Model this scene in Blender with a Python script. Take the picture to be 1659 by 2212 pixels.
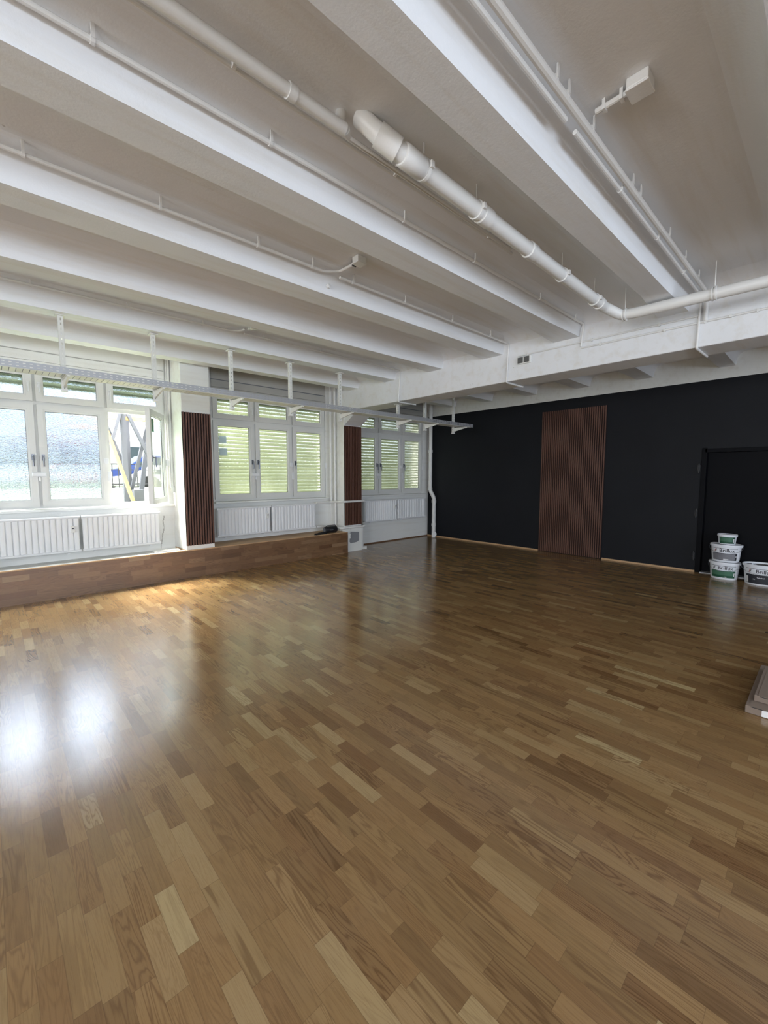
import bpy, bmesh, math, random
from math import pi, sin, cos, radians as R
from mathutils import Vector, Matrix

for o in list(bpy.data.objects): bpy.data.objects.remove(o)
S = bpy.context.scene
COL = S.collection

# ------------------------------------------------------------------ camera
cd = bpy.data.cameras.new('camera'); cam = bpy.data.objects.new('camera', cd); COL.objects.link(cam)
cd.sensor_fit = 'HORIZONTAL'; cd.sensor_width = 36.0; cd.lens = 911.54 / 1659 * 36.0
cd.clip_start = 0.05; cd.clip_end = 300
_y, _p = R(46.89), R(4.95)
cam.location = (0, 0, 1.6)
cam.rotation_euler = Vector((cos(_y)*cos(_p), sin(_y)*cos(_p), -sin(_p))).to_track_quat('-Z', 'Y').to_euler()
S.camera = cam
# ------------------------------------------------------------------ light
S.view_settings.view_transform = 'Standard'; S.view_settings.look = 'None'
S.view_settings.exposure = 0.0; S.view_settings.gamma = 1.0; S.view_settings.use_curve_mapping = False
W = bpy.data.worlds.new('sky'); S.world = W; W.use_nodes = True
W.node_tree.nodes['Background'].inputs[0].default_value = (0.82, 0.91, 1.0, 1)
W.node_tree.nodes['Background'].inputs[1].default_value = 2.9
def area(name, loc, rot, sx, sy, power, col):
    l = bpy.data.lights.new(name, 'AREA'); l.shape = 'RECTANGLE'; l.size = sx; l.size_y = sy
    l.energy = power; l.color = col
    o = bpy.data.objects.new(name, l); COL.objects.link(o); o.location = loc; o.rotation_euler = rot
    return o
sl = bpy.data.lights.new('sun', 'SUN'); sl.energy = 9.0; sl.angle = R(0.6); sl.color = (1, .95, .87)
so = bpy.data.objects.new('sun', sl); COL.objects.link(so)
so.rotation_euler = Vector((0.16, -0.20, -1.0)).to_track_quat('-Z', 'Y').to_euler()
# daylight entering by the windows of the opposite side (behind the camera), seated in their openings
DAY = (.72, .83, 1)
area('daylight_window_one', (-2.6, -6.07, 2.0), (R(90), 0, 0), 2.3, 1.75, 118, DAY)
area('daylight_window_two', (.5, -6.07, 2.0), (R(90), 0, 0), 2.3, 1.75, 128, DAY)
area('daylight_window_three', (3.6, -6.07, 2.0), (R(90), 0, 0), 2.3, 1.75, 118, DAY)
area('daylight_side_window_one', (-6.6, -2.4, 2.0), (R(90), 0, R(-90)), 2.2, 1.75, 165, (.92, .95, 1))
area('daylight_side_window_two', (-6.6, 1.5, 2.0), (R(90), 0, R(-90)), 2.2, 1.75, 205, (.95, .97, 1))
# two lamps added out of view, high outside the first window, brightening the floor
area('street_fill_lamp', (0.6, 9.6, 5.2), Vector((0.25, -4.0, -4.3)).to_track_quat('-Z', 'Y').to_euler(), 3.4, 2.4, 7000, (1, .97, .9))
area('street_fill_lamp_far', (0.2, 16.0, 7.4), Vector((0.3, -8.6, -5.3)).to_track_quat('-Z', 'Y').to_euler(), 5.0, 3.0, 1500, (.97, .98, 1))

# ------------------------------------------------------------------ materials
def newmat(name):
    m = bpy.data.materials.new(name); m.use_nodes = True
    nt = m.node_tree; b = nt.nodes['Principled BSDF']; return m, nt, b
def N(nt, t, **k):
    n = nt.nodes.new(t)
    for a, v in k.items(): setattr(n, a, v)
    return n
def lk(nt, a, b): nt.links.new(a, b)
def mth(nt, op, a, b=None, c=None):
    n = N(nt, 'ShaderNodeMath', operation=op)
    for i, v in enumerate((a, b, c)):
        if v is None: continue
        if hasattr(v, 'is_output'): lk(nt, v, n.inputs[i])
        else: n.inputs[i].default_value = v
    return n.outputs[0]
def mix(nt, fac, a, b, mode='MIX'):
    n = N(nt, 'ShaderNodeMix', data_type='RGBA', blend_type=mode)
    for i, v in ((0, fac), (6, a), (7, b)):
        if hasattr(v, 'is_output'): lk(nt, v, n.inputs[i])
        else: n.inputs[i].default_value = v if i == 0 else (*v[:3], 1)
    return n.outputs[2]
def ramp(nt, fac, stops):
    n = N(nt, 'ShaderNodeValToRGB'); cr = n.color_ramp
    while len(cr.elements) < len(stops): cr.elements.new(0.5)
    for e, (p, c) in zip(cr.elements, stops): e.position = p; e.color = (*c, 1)
    lk(nt, fac, n.inputs[0]); return n.outputs[0]
def noise(nt, vec, scale, detail=3, rough=.55, dist=0):
    n = N(nt, 'ShaderNodeTexNoise'); n.inputs['Scale'].default_value = scale; n.inputs['Detail'].default_value = detail
    n.inputs['Roughness'].default_value = rough; n.inputs['Distortion'].default_value = dist
    if vec is not None: lk(nt, vec, n.inputs['Vector'])
    return n.outputs['Fac']
def objco(nt): return N(nt, 'ShaderNodeTexCoord').outputs['Object']
def bump(nt, b, h, strength, dist):
    n = N(nt, 'ShaderNodeBump'); n.inputs['Strength'].default_value = strength; n.inputs['Distance'].default_value = dist
    lk(nt, h, n.inputs['Height']); lk(nt, n.outputs[0], b.inputs['Normal'])

def plain(name, col, rough=.5, metal=0, spec=.5, var=0.06, vs=6, bmp=0, bs=40):
    m, nt, b = newmat(name)
    b.inputs['Roughness'].default_value = rough; b.inputs['Metallic'].default_value = metal
    b.inputs['Specular IOR Level'].default_value = spec
    co = objco(nt)
    n = noise(nt, co, vs, 4)
    lk(nt, mix(nt, n, [c*(1-var) for c in col], [min(1, c*(1+var)) for c in col]), b.inputs['Base Color'])
    if bmp: bump(nt, b, noise(nt, co, bs, 5), bmp, .01)
    return m
def plaster(name, col, dirt, rough=.6, bmp=.35):
    m, nt, b = newmat(name); co = objco(nt)
    b.inputs['Roughness'].default_value = rough; b.inputs['Specular IOR Level'].default_value = .35
    n1 = noise(nt, co, 1.3, 5, .6, .4); n2 = noise(nt, co, 14, 4, .6)
    mp = N(nt, 'ShaderNodeMapping'); lk(nt, co, mp.inputs[0]); mp.inputs['Scale'].default_value = (.25, 3, 3)
    n3 = noise(nt, mp.outputs[0], 3, 4, .6)
    f = mth(nt, 'MULTIPLY', mth(nt, 'SMOOTH_MAX' if False else 'MAXIMUM', mth(nt, 'SUBTRACT', n3, .5), 0), 1.6)
    c = mix(nt, n1, [x*.97 for x in col], [min(1, x*1.03) for x in col])
    c = mix(nt, f, c, dirt)
    sp = mth(nt, 'GREATER_THAN', noise(nt, co, 9, 2, .5), .79)
    c = mix(nt, mth(nt, 'MULTIPLY', sp, .5), c, [x*.45 for x in dirt])
    lk(nt, c, b.inputs['Base Color'])
    h = mth(nt, 'ADD', mth(nt, 'MULTIPLY', noise(nt, co, 55, 6, .65), .35), mth(nt, 'MULTIPLY', noise(nt, co, 5, 5, .6), 1.2))
    bump(nt, b, h, bmp, .012); return m
def parquet(name, ra, la, rows=.07, cmul=(1, 1, 1), rough=.3):
    """three-strip oak: ra = axis across strips, la = axis along strips"""
    m, nt, b = newmat(name)
    sp = N(nt, 'ShaderNodeSeparateXYZ'); lk(nt, objco(nt), sp.inputs[0])
    u = sp.outputs['XYZ'.index(ra)]; v = sp.outputs['XYZ'.index(la)]
    ur = mth(nt, 'DIVIDE', mth(nt, 'ADD', u, 20.0), rows); row = mth(nt, 'FLOOR', ur)
    w1 = N(nt, 'ShaderNodeTexWhiteNoise', noise_dimensions='1D'); lk(nt, row, w1.inputs['W'])
    sc = N(nt, 'ShaderNodeSeparateColor'); lk(nt, w1.outputs['Color'], sc.inputs[0])
    ln = mth(nt, 'ADD', .28, mth(nt, 'MULTIPLY', sc.outputs[0], .09))
    # irregular joints: bend the length coordinate a little
    vv = mth(nt, 'ADD', mth(nt, 'ADD', v, 40.0), mth(nt, 'MULTIPLY', sc.outputs[1], 7.0))
    vv = mth(nt, 'ADD', vv, mth(nt, 'MULTIPLY', mth(nt, 'SINE', mth(nt, 'MULTIPLY', vv, mth(nt, 'ADD', 3.1, sc.outputs[2]))), .05))
    vl = mth(nt, 'DIVIDE', vv, ln); cell = mth(nt, 'FLOOR', vl)
    cb = N(nt, 'ShaderNodeCombineXYZ'); lk(nt, row, cb.inputs[0]); lk(nt, cell, cb.inputs[1])
    w2 = N(nt, 'ShaderNodeTexWhiteNoise', noise_dimensions='3D'); lk(nt, cb.outputs[0], w2.inputs['Vector'])
    sid = N(nt, 'ShaderNodeSeparateColor'); lk(nt, w2.outputs['Color'], sid.inputs[0])
    idv, id2, id3 = sid.outputs[0], sid.outputs[1], sid.outputs[2]
    # grain
    g = N(nt, 'ShaderNodeCombineXYZ')
    lk(nt, mth(nt, 'MULTIPLY', u, 1.0), g.inputs[0]); lk(nt, mth(nt, 'MULTIPLY', v, .085), g.inputs[1]); lk(nt, mth(nt, 'MULTIPLY', id2, 40), g.inputs[2])
    big = noise(nt, g.outputs[0], 15, 2, .5, .6)
    rings = mth(nt, 'SINE', mth(nt, 'MULTIPLY', big, mth(nt, 'ADD', 40, mth(nt, 'MULTIPLY', id3, 75))))
    rings = mth(nt, 'POWER', mth(nt, 'ADD', mth(nt, 'MULTIPLY', rings, .5), .5), 3.0)
    fine = N(nt, 'ShaderNodeCombineXYZ')
    lk(nt, mth(nt, 'MULTIPLY', u, 260), fine.inputs[0]); lk(nt, mth(nt, 'MULTIPLY', v, 9), fine.inputs[1]); lk(nt, mth(nt, 'MULTIPLY', id2, 90), fine.inputs[2])
    fn = noise(nt, fine.outputs[0], 1.0, 3, .6)
    base = ramp(nt, idv, [(0.0, (.165, .085, .036)), (.08, (.22, .122, .055)), (.40, (.26, .150, .068)), (.78, (.30, .178, .084)), (.94, (.335, .210, .105)), (.985, (.37, .245, .13)), (1.0, (.46, .33, .185))])
    base = mix(nt, mth(nt, 'MULTIPLY', id3, .22), base, (.34, .16, .07))
    rs = mth(nt, 'MULTIPLY', rings, mth(nt, 'ADD', .14, mth(nt, 'MULTIPLY', mth(nt, 'POWER', id2, 1.7), .68)))
    c = mix(nt, rs, base, mix(nt, 1.0, base, (.50, .42, .36), 'MULTIPLY'))
    c = mix(nt, mth(nt, 'MULTIPLY', mth(nt, 'GREATER_THAN', fn, .56), .22), c, mix(nt, 1.0, base, (.5, .42, .35), 'MULTIPLY'))
    # joints
    fu = mth(nt, 'FRACT', ur); fv = mth(nt, 'FRACT', vl)
    e = mth(nt, 'MAXIMUM', mth(nt, 'LESS_THAN', mth(nt, 'MINIMUM', fu, mth(nt, 'SUBTRACT', 1, fu)), .012),
            mth(nt, 'LESS_THAN', mth(nt, 'MINIMUM', fv, mth(nt, 'SUBTRACT', 1, fv)), .0025))
    c = mix(nt, mth(nt, 'MULTIPLY', e, .45), c, (.09, .045, .02))
    c = mix(nt, 1.0, c, cmul, 'MULTIPLY')
    lk(nt, c, b.inputs['Base Color'])
    lk(nt, mth(nt, 'ADD', rough-.04, mth(nt, 'MULTIPLY', fn, .09)), b.inputs['Roughness'])
    b.inputs['Specular IOR Level'].default_value = .75
    bump(nt, b, mth(nt, 'SUBTRACT', fn, mth(nt, 'MULTIPLY', e, 1.5)), .09, .002)
    return m
def glassmat(name, rough, bs, bscale, tint=(1, 1, 1), clear=.25, cell=0):
    m = bpy.data.materials.new(name); m.use_nodes = True; nt = m.node_tree
    for n in list(nt.nodes): nt.nodes.remove(n)
    out = N(nt, 'ShaderNodeOutputMaterial')
    rf = N(nt, 'ShaderNodeBsdfRefraction'); rf.inputs['IOR'].default_value = 1.12; rf.inputs['Roughness'].default_value = rough
    rf.inputs['Color'].default_value = (*tint, 1)
    tr = N(nt, 'ShaderNodeBsdfTransparent'); tr.inputs[0].default_value = (*tint, 1)
    gl = N(nt, 'ShaderNodeBsdfGlossy'); gl.inputs['Roughness'].default_value = .12
    co = objco(nt)
    if bs:
        vo = N(nt, 'ShaderNodeTexVoronoi'); vo.inputs['Scale'].default_value = bscale
        mp = N(nt, 'ShaderNodeMapping'); mp.inputs['Scale'].default_value = (.6, .6, 1.5); lk(nt, co, mp.inputs[0])
        nn = N(nt, 'ShaderNodeTexNoise'); nn.inputs['Scale'].default_value = 30; lk(nt, mp.outputs[0], nn.inputs['Vector'])
        lk(nt, mix(nt, .12, mp.outputs[0], nn.outputs['Color']), vo.inputs['Vector'])
        bp = N(nt, 'ShaderNodeBump'); bp.inputs['Strength'].default_value = bs; bp.inputs['Distance'].default_value = .02
        if cell:
            cn = noise(nt, mp.outputs[0], 70, 3, .7)
            cc = mix(nt, mth(nt, 'MULTIPLY', mth(nt, 'MAXIMUM', mth(nt, 'SUBTRACT', cn, .42), 0), 4*cell), (1, 1, 1), (.45, .52, .60))
            cc = mix(nt, 1.0, cc, tint, 'MULTIPLY'); lk(nt, cc, rf.inputs['Color']); lk(nt, cc, tr.inputs[0])
        lk(nt, vo.outputs['Distance'], bp.inputs['Height']); lk(nt, bp.outputs[0], rf.inputs['Normal']); lk(nt, bp.outputs[0], gl.inputs['Normal'])
    m1 = N(nt, 'ShaderNodeMixShader'); m1.inputs[0].default_value = clear; lk(nt, rf.outputs[0], m1.inputs[1]); lk(nt, tr.outputs[0], m1.inputs[2])
    fr = N(nt, 'ShaderNodeFresnel'); fr.inputs['IOR'].default_value = 1.4
    m2 = N(nt, 'ShaderNodeMixShader'); m2.inputs[0].default_value = .05; lk(nt, m1.outputs[0], m2.inputs[1]); lk(nt, gl.outputs[0], m2.inputs[2])
    lk(nt, m2.outputs[0], out.inputs[0]); return m
def shuttermat():
    m = bpy.data.materials.new('shutter_plastic'); m.use_nodes = True; nt = m.node_tree
    b = nt.nodes['Principled BSDF']; out = nt.nodes['Material Output']
    co = objco(nt); n = noise(nt, co, 2.2, 4, .6, .5)
    c = mix(nt, n, (.225, .245, .175), (.36, .372, .305))
    lk(nt, c, b.inputs['Base Color']); b.inputs['Roughness'].default_value = .6
    t = N(nt, 'ShaderNodeBsdfTranslucent'); lk(nt, c, t.inputs[0])
    mx = N(nt, 'ShaderNodeMixShader'); mx.inputs[0].default_value = .8
    lk(nt, b.outputs[0], mx.inputs[1]); lk(nt, t.outputs[0], mx.inputs[2]); lk(nt, mx.outputs[0], out.inputs[0]); return m

def notemat():
    m, nt, b = newmat('pale_translucent_paper'); b.inputs['Base Color'].default_value = (.75, .78, .84, 1)
    t = N(nt, 'ShaderNodeBsdfTranslucent'); t.inputs[0].default_value = (.62, .68, .80, 1)
    mx = N(nt, 'ShaderNodeMixShader'); mx.inputs[0].default_value = .75; lk(nt, b.outputs[0], mx.inputs[1]); lk(nt, t.outputs[0], mx.inputs[2])
    lk(nt, mx.outputs[0], nt.nodes['Material Output'].inputs[0]); return m
M = {}
M['note'] = notemat()
M['white'] = plaster('white_wall_paint', (.80, .80, .77), (.62, .58, .50))
M['ceil'] = plaster('white_ceiling_paint', (.775, .785, .80), (.62, .57, .48), bmp=.2)
M['black'] = plain('black_wall_paint', (.0085, .0095, .012), .6, spec=.2, var=.25, vs=1.6, bmp=.12, bs=60)
M['black_door'] = plain('black_door_paint', (.0022, .0025, .004), .6, spec=.12, var=.15, vs=2)
M['floor'] = parquet('oak_parquet_floor', 'X', 'Y', cmul=(1.01, 1.08, .98), rough=.18)
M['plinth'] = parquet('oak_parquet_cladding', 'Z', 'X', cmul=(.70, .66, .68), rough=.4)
M['upvc'] = plain('white_window_plastic', (.74, .74, .71), .35, var=.02)
M['gasket'] = plain('dark_gasket', (.05, .05, .055), .6)
M['frost'] = glassmat('ornamental_glass', .12, 1.0, 42, (.52, .585, .67), .16, .6)
M['frost2'] = glassmat('ornamental_glass_shaded', .08, .45, 42, (.97, 1, .97), .15, .3)
M['clear'] = glassmat('sash_glass', .05, .25, 75, (.85, .93, .90), .5)
M['shutter'] = shuttermat()
M['grey_board'] = plain('grey_shutter_box_boards', (.40, .39, .36), .6, var=.08, vs=3)
M['pipe'] = plain('white_painted_pipe', (.74, .735, .715), .42, var=.04, bmp=.1, bs=80)
M['rad'] = plain('white_radiator_enamel', (.80, .81, .82), .3, var=.02)
M['dark'] = plain('black_plastic', (.012, .012, .014), .4)
M['darkmetal'] = plain('grey_handle_metal', (.20, .21, .24), .35, metal=.6)
M['tray'] = plain('galvanised_tray_steel', (.42, .43, .45), .42, metal=.35, var=.05)
M['traypaint'] = plain('painted_tray_steel', (.72, .72, .68), .45, var=.04)
M['slat'] = plain('walnut_slat', (.112, .050, .033), .5, var=.22, vs=9)
M['felt'] = plain('black_felt', (.006, .005, .006), .95)
M['oak_light'] = plain('pale_oak_edge', (.50, .32, .17), .5, var=.12, vs=8)
M['oak_dark'] = plain('dark_oak_edge', (.16, .08, .04), .5, var=.12, vs=8)
M['tub'] = plain('white_tub_plastic', (.78, .80, .84), .35, var=.02)
M['green'] = plain('green_label', (.008, .075, .035), .45, var=.2, vs=30)
M['green2'] = plain('green_label_panel', (.06, .16, .10), .45, var=.2, vs=30)
M['grey'] = plain('grey_label', (.20, .20, .22), .45, var=.15, vs=40)
M['ink'] = plain('dark_ink', (.02, .022, .03), .5)
M['red'] = plain('red_ink', (.45, .03, .03), .5)
M['paint_black'] = plain('black_wet_paint', (.01, .01, .012), .15)
M['card'] = plain('brown_cardboard', (.21, .16, .125), .8, var=.08, vs=12)
M['tape'] = plain('packing_tape', (.40, .33, .29), .3, var=.05)
M['paper'] = plain('white_paper', (.75, .75, .75), .6)
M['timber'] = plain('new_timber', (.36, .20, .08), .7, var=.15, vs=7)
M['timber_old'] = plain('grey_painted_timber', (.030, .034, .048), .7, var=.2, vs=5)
M['facade'] = plain('white_facade', (.80, .80, .78), .8, var=.03, vs=.6)
M['iron'] = plain('black_iron', (.02, .02, .025), .5)
M['grass'] = plain('grass', (.12, .15, .07), .9, var=.5, vs=20)
M['stone'] = plain('white_garden_wall_stone', (.72, .72, .72), .8, var=.1, vs=5)
M['blue'] = plain('blue_car_paint', (.012, .045, .22), .25)
M['carred'] = plain('red_car_paint', (.55, .03, .04), .25)
M['glassdark'] = plain('dark_glass', (.06, .09, .10), .1)
M['sticker'] = plain('green_sticker', (.02, .14, .06), .5)
M['patch'] = plain('grey_metal_plate', (.33, .34, .36), .4, metal=.4, bmp=.3, bs=30)
M['socket_dark'] = plain('dark_grey_socket', (.10, .10, .095), .5)

# ------------------------------------------------------------------ geometry helpers
class MB:
    def __init__(s): s.v = []; s.f = []; s.m = []; s.cm = 0
    def mat(s, i): s.cm = i; return s
    def face(s, idx): s.f.append(tuple(idx)); s.m.append(s.cm)
    def poly(s, pts):
        n = len(s.v); s.v += [tuple(p) for p in pts]; s.face(range(n, n+len(pts)))
    def box(s, x0, x1, y0, y1, z0, z1):
        if x0 > x1: x0, x1 = x1, x0
        if y0 > y1: y0, y1 = y1, y0
        if z0 > z1: z0, z1 = z1, z0
        n = len(s.v)
        s.v += [(x, y, z) for z in (z0, z1) for y in (y0, y1) for x in (x0, x1)]
        for q in ((0, 2, 3, 1), (4, 5, 7, 6), (0, 1, 5, 4), (2, 6, 7, 3), (0, 4, 6, 2), (1, 3, 7, 5)): s.face([n+i for i in q])
        return s
    def bar(s, p, q, a, b, up=(0, 0, 1)):
        """box beam from p to q, a wide, b deep"""
        p = Vector(p); q = Vector(q); d = (q-p).normalized(); u = Vector(up)
        if abs(d.dot(u)) > .98: u = Vector((0, 1, 0))
        r = d.cross(u).normalized(); w = r.cross(d).normalized(); n = len(s.v)
        for c in (p, q):
            for i, j in ((-1, -1), (1, -1), (1, 1), (-1, 1)): s.v.append(tuple(c + r*(a/2*i) + w*(b/2*j)))
        for k in ((0, 3, 2, 1), (4, 5, 6, 7), (0, 1, 5, 4), (1, 2, 6, 5), (2, 3, 7, 6), (3, 0, 4, 7)): s.face([n+i for i in k])
        return s
    def prism(s, poly, axis, a, b):
        """poly = list of 2D points in the two remaining axes (xyz order)"""
        n = len(s.v); k = len(poly)
        for t in (a, b):
            for (p, q) in poly:
                s.v.append({'X': (t, p, q), 'Y': (p, t, q), 'Z': (p, q, t)}[axis])
        s.face(range(n+k-1, n-1, -1)); s.face(range(n+k, n+2*k))
        for i in range(k): j = (i+1) % k; s.face((n+i, n+j, n+k+j, n+k+i))
        return s
    def tube(s, pts, r, n=12, caps=True):
        pts = [Vector(p) for p in pts]; rr = r if isinstance(r, (list, tuple)) else [r]*len(pts)
        b0 = len(s.v); t = (pts[1]-pts[0]).normalized()
        u = Vector((0, 0, 1)) if abs(t.z) < .9 else Vector((1, 0, 0)); u = (u - t*u.dot(t)).normalized()
        for i, p in enumerate(pts):
            if i == 0: d = pts[1]-pts[0]
            elif i == len(pts)-1: d = pts[-1]-pts[-2]
            else: d = (pts[i+1]-p).normalized() + (p-pts[i-1]).normalized()
            if d.length < 1e-9: d = t
            d.normalize(); u = (u - d*u.dot(d)).normalized(); w = d.cross(u)
            for k in range(n): a = 2*pi*k/n; s.v.append(tuple(p + (u*cos(a) + w*sin(a))*rr[i]))
        for i in range(len(pts)-1):
            for k in range(n):
                a = b0+i*n+k; b = b0+i*n+(k+1) % n; s.face((a, b, b+n, a+n))
        if caps: s.face(range(b0+n-1, b0-1, -1)); e = b0+(len(pts)-1)*n; s.face(range(e, e+n))
        return s
    def lathe(s, c, prof, n=40, sx=1, sy=1, cap=True):
        b0 = len(s.v)
        for (r, z) in prof:
            for k in range(n): a = 2*pi*k/n; s.v.append((c[0]+r*sx*cos(a), c[1]+r*sy*sin(a), c[2]+z))
        for i in range(len(prof)-1):
            for k in range(n):
                a = b0+i*n+k; b = b0+i*n+(k+1) % n; s.face((a, b, b+n, a+n))
        if cap: s.face(range(b0+n-1, b0-1, -1)); e = b0+(len(prof)-1)*n; s.face(range(e, e+n))
        return s
    def build(s, name, mats, parent=None, org=None, smooth=False, bevel=0):
        if org is None: org = getorg(parent)
        me = bpy.data.meshes.new(name)
        me.from_pydata([(a-org[0], b-org[1], c-org[2]) for a, b, c in s.v], [], s.f)
        for m in (mats if isinstance(mats, (list, tuple)) else [mats]): me.materials.append(m)
        for p, mi in zip(me.polygons, s.m): p.material_index = mi; p.use_smooth = smooth
        bm = bmesh.new(); bm.from_mesh(me); bmesh.ops.recalc_face_normals(bm, faces=bm.faces); bm.to_mesh(me); bm.free()
        if smooth: me.set_sharp_from_angle(angle=R(35))
        o = bpy.data.objects.new(name, me); COL.objects.link(o)
        if parent is not None: o.parent = parent
        else: o.location = org
        if bevel:
            bv = o.modifiers.new('bevel', 'BEVEL'); bv.width = bevel; bv.segments = 2; bv.limit_method = 'ANGLE'; bv.angle_limit = R(40)
        return o
ORG = {}
def getorg(o):
    while o is not None:
        if o.name in ORG: return ORG[o.name]
        o = o.parent
    return (0, 0, 0)
def tag(o, label=None, cat=None, group=None, kind=None):
    if label: o['label'] = label
    if cat: o['category'] = cat
    if group: o['group'] = group
    if kind: o['kind'] = kind
    return o
def empty(name, loc, label=None, cat=None, group=None, kind=None):
    o = bpy.data.objects.new(name, None); COL.objects.link(o); o.location = loc; o.empty_display_size = .1
    ORG[o.name] = tuple(loc); return tag(o, label, cat, group, kind)
def dup(root, loc, label=None, group=None, rotz=None):
    r = root.copy(); COL.objects.link(r); r.location = loc
    if rotz is not None: r.rotation_euler = (0, 0, rotz)
    if label: r['label'] = label
    if group: r['group'] = group
    for ch in list(root.children):
        c = ch.copy(); COL.objects.link(c); c.parent = r
        for g in list(ch.children):
            d = g.copy(); COL.objects.link(d); d.parent = c
    ORG[r.name] = tuple(loc)
    return r
def fillet(pts, r, n=5):
    pts = [Vector(p) for p in pts]; out = [pts[0]]
    for i in range(1, len(pts)-1):
        a = (pts[i-1]-pts[i]); b = (pts[i+1]-pts[i]); k = min(r, a.length*.49, b.length*.49)
        p0 = pts[i]+a.normalized()*k; p1 = pts[i]+b.normalized()*k
        for t in range(n+1):
            t /= n; out.append(p0*(1-t)**2 + pts[i]*2*t*(1-t) + p1*t*t)
    return out+[pts[-1]]
def text_pts(txt, size, bold=0.0):
    cu = bpy.data.curves.new('t', 'FONT'); cu.body = txt; cu.size = size; cu.offset = bold; cu.align_x = 'CENTER'
    cu.resolution_u = 3
    o = bpy.data.objects.new('t', cu); COL.objects.link(o)
    dg = bpy.context.evaluated_depsgraph_get(); me = bpy.data.meshes.new_from_object(o.evaluated_get(dg))
    vs = [v.co.copy() for v in me.vertices]; fs = [tuple(p.vertices) for p in me.polygons]
    bpy.data.objects.remove(o); bpy.data.meshes.remove(me); bpy.data.curves.remove(cu); return vs, fs

# ------------------------------------------------------------------ room shell
XF, YW, YI = 8.52, 7.42, 7.40       # far (black) wall, window frame plane, inner face of window wall
XN, YN = -6.5, -6.0                 # walls behind the camera
GX0, GX1, GZ = 5.38, 5.82, 2.905    # girder
ZC = 3.49
def sag(x): return -.008*max(0, 5.4-x)

tag(MB().box(XN-.2, XF+.25, YN-.2, YW+.05, -.08, 0).build('floor', M['floor'], org=(0, 0, 0)), kind='structure')
cl = empty('ceiling', (0, 0, ZC), kind='structure')
c = MB(); c.v += [(x, y, ZC+sag(x)+t) for t in (0, .1) for x in (XN-.2, 5.4, XF+.25) for y in (YN-.2, 7.75)]
for q in ((0, 1, 3, 2), (2, 3, 5, 4), (6, 8, 9, 7), (8, 10, 11, 9), (0, 6, 7, 1), (4, 5, 11, 10), (0, 2, 8, 6), (2, 4, 10, 8), (1, 7, 9, 3), (3, 9, 11, 5)): c.face(q)
c.build('slab', M['ceil'], cl)
for k, (y0, w) in enumerate([(-5.1, .22), (-4.08, .22), (-3.05, .22), (-2.02, .22), (-.98, .22), (.06, .22), (1.165, .20), (2.27, .25), (3.325, .25), (4.40, .22), (5.47, .20), (6.50, .20)]):
    prof = [(y0-.17, 3.53), (y0-.15, ZC), (y0-.08, 3.474), (y0-.035, 3.44), (y0-.012, 3.38), (y0, 3.288), (y0+w, 3.288), (y0+w+.015, 3.36),
            (y0+w+.045, 3.42), (y0+w+.11, 3.468), (y0+w+.20, ZC), (y0+w+.22, 3.53)]
    c = MB(); n = len(prof); xs = [XN-.1] + [XN + (GX0-XN)*i/14 for i in range(1, 13)] + [4.6, 5.4, XF+.1]
    for x in xs:
        e = max(0, 1-abs(x-5.4)/.8)*.06
        for i, (yy, zz) in enumerate(prof): c.v.append((x, yy + (e if i >= 6 else -e*.3), zz+sag(x)))
    for i in range(len(xs)-1):
        for j in range(n): a = i*n+j; b = i*n+(j+1) % n; c.face((a, b, b+n, a+n))
    c.build('rib', M['ceil'], cl, smooth=True)
c = MB(); c.box(GX0, GX1, YN, YI+.02, GZ, ZC+.02)
c.build('girder', M['ceil'], cl, bevel=.012)
c = MB(); n = 6
for y in (YN-.1, YI): c.v += [(x, y, z) for x, z in ((5.385, 3.40), (5.34, 3.447), (5.24, 3.478), (5.08, ZC-.001), (5.08, 3.53), (5.385, 3.53))]
for k in range(n): c.face((k, (k+1) % n, n+(k+1) % n, n+k))
c.build('girder_cove', M['ceil'], cl, smooth=True)

# walls
wl = empty('wall_left', (0, YI, 0), kind='structure')
W1 = dict(x0=-.27, x1=2.13); W2 = dict(x0=2.87, x1=5.23); W3 = dict(x0=5.95, x1=8.29)
c = MB()
xs = [XN-.2, -.27, 2.13, 2.87, 5.23, 5.95, 8.29, XF+.25]
for a, b in ((0, 1), (2, 3), (4, 5), (6, 7)): c.box(xs[a], xs[b], YI, 7.72, -.05, 3.72)
for a, b in ((1, 2), (3, 4), (5, 6)):
    c.box(xs[a], xs[b], YI, 7.72, -.05, 1.14); c.box(xs[a], xs[b], YI, 7.72, 3.02, 3.72)
c.build('masonry', M['white'], wl)
MB().box(2.20, 2.64, 6.85, 7.41, .43, ZC).build('pillar', M['white'], wl, bevel=.012)
MB().box(-.93, -.49, 6.85, 7.41, .43, ZC).build('pillar', M['white'], wl, bevel=.012)
MB().box(5.36, 5.82, 6.93, 7.41, 0, GZ+.02).build('pillar', M['white'], wl, bevel=.012)
MB().prism([(6.925, 2.63), (6.47, GZ+.004), (7.2, GZ+.004), (7.2, 2.63)], 'X', 5.383, 5.817).build('haunch', M['ceil'], wl)
c = MB(); random.seed(8); zz = .95; xx = 2.05
while zz > .44:
    nz = zz-.035; nx2 = xx+random.uniform(-.012, .012); w_ = random.uniform(.003, .009)
    c.box(min(xx, nx2)-w_/2, max(xx, nx2)+w_/2, YI-.0015, YI+.001, nz, zz); zz = nz; xx = nx2
c.build('plaster_crack', M['grey_board'], wl)
wf = empty('wall_far', (XF, 0, 0), kind='structure')
c = MB(); DY0, DY1, DZ = .35, 1.48, 2.0
c.box(XF, XF+.3, DY1, 7.45, -.05, 3.115); c.box(XF, XF+.3, YN-.2, DY0, -.05, 3.115); c.box(XF, XF+.3, DY0, DY1, DZ, 3.115)
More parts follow.
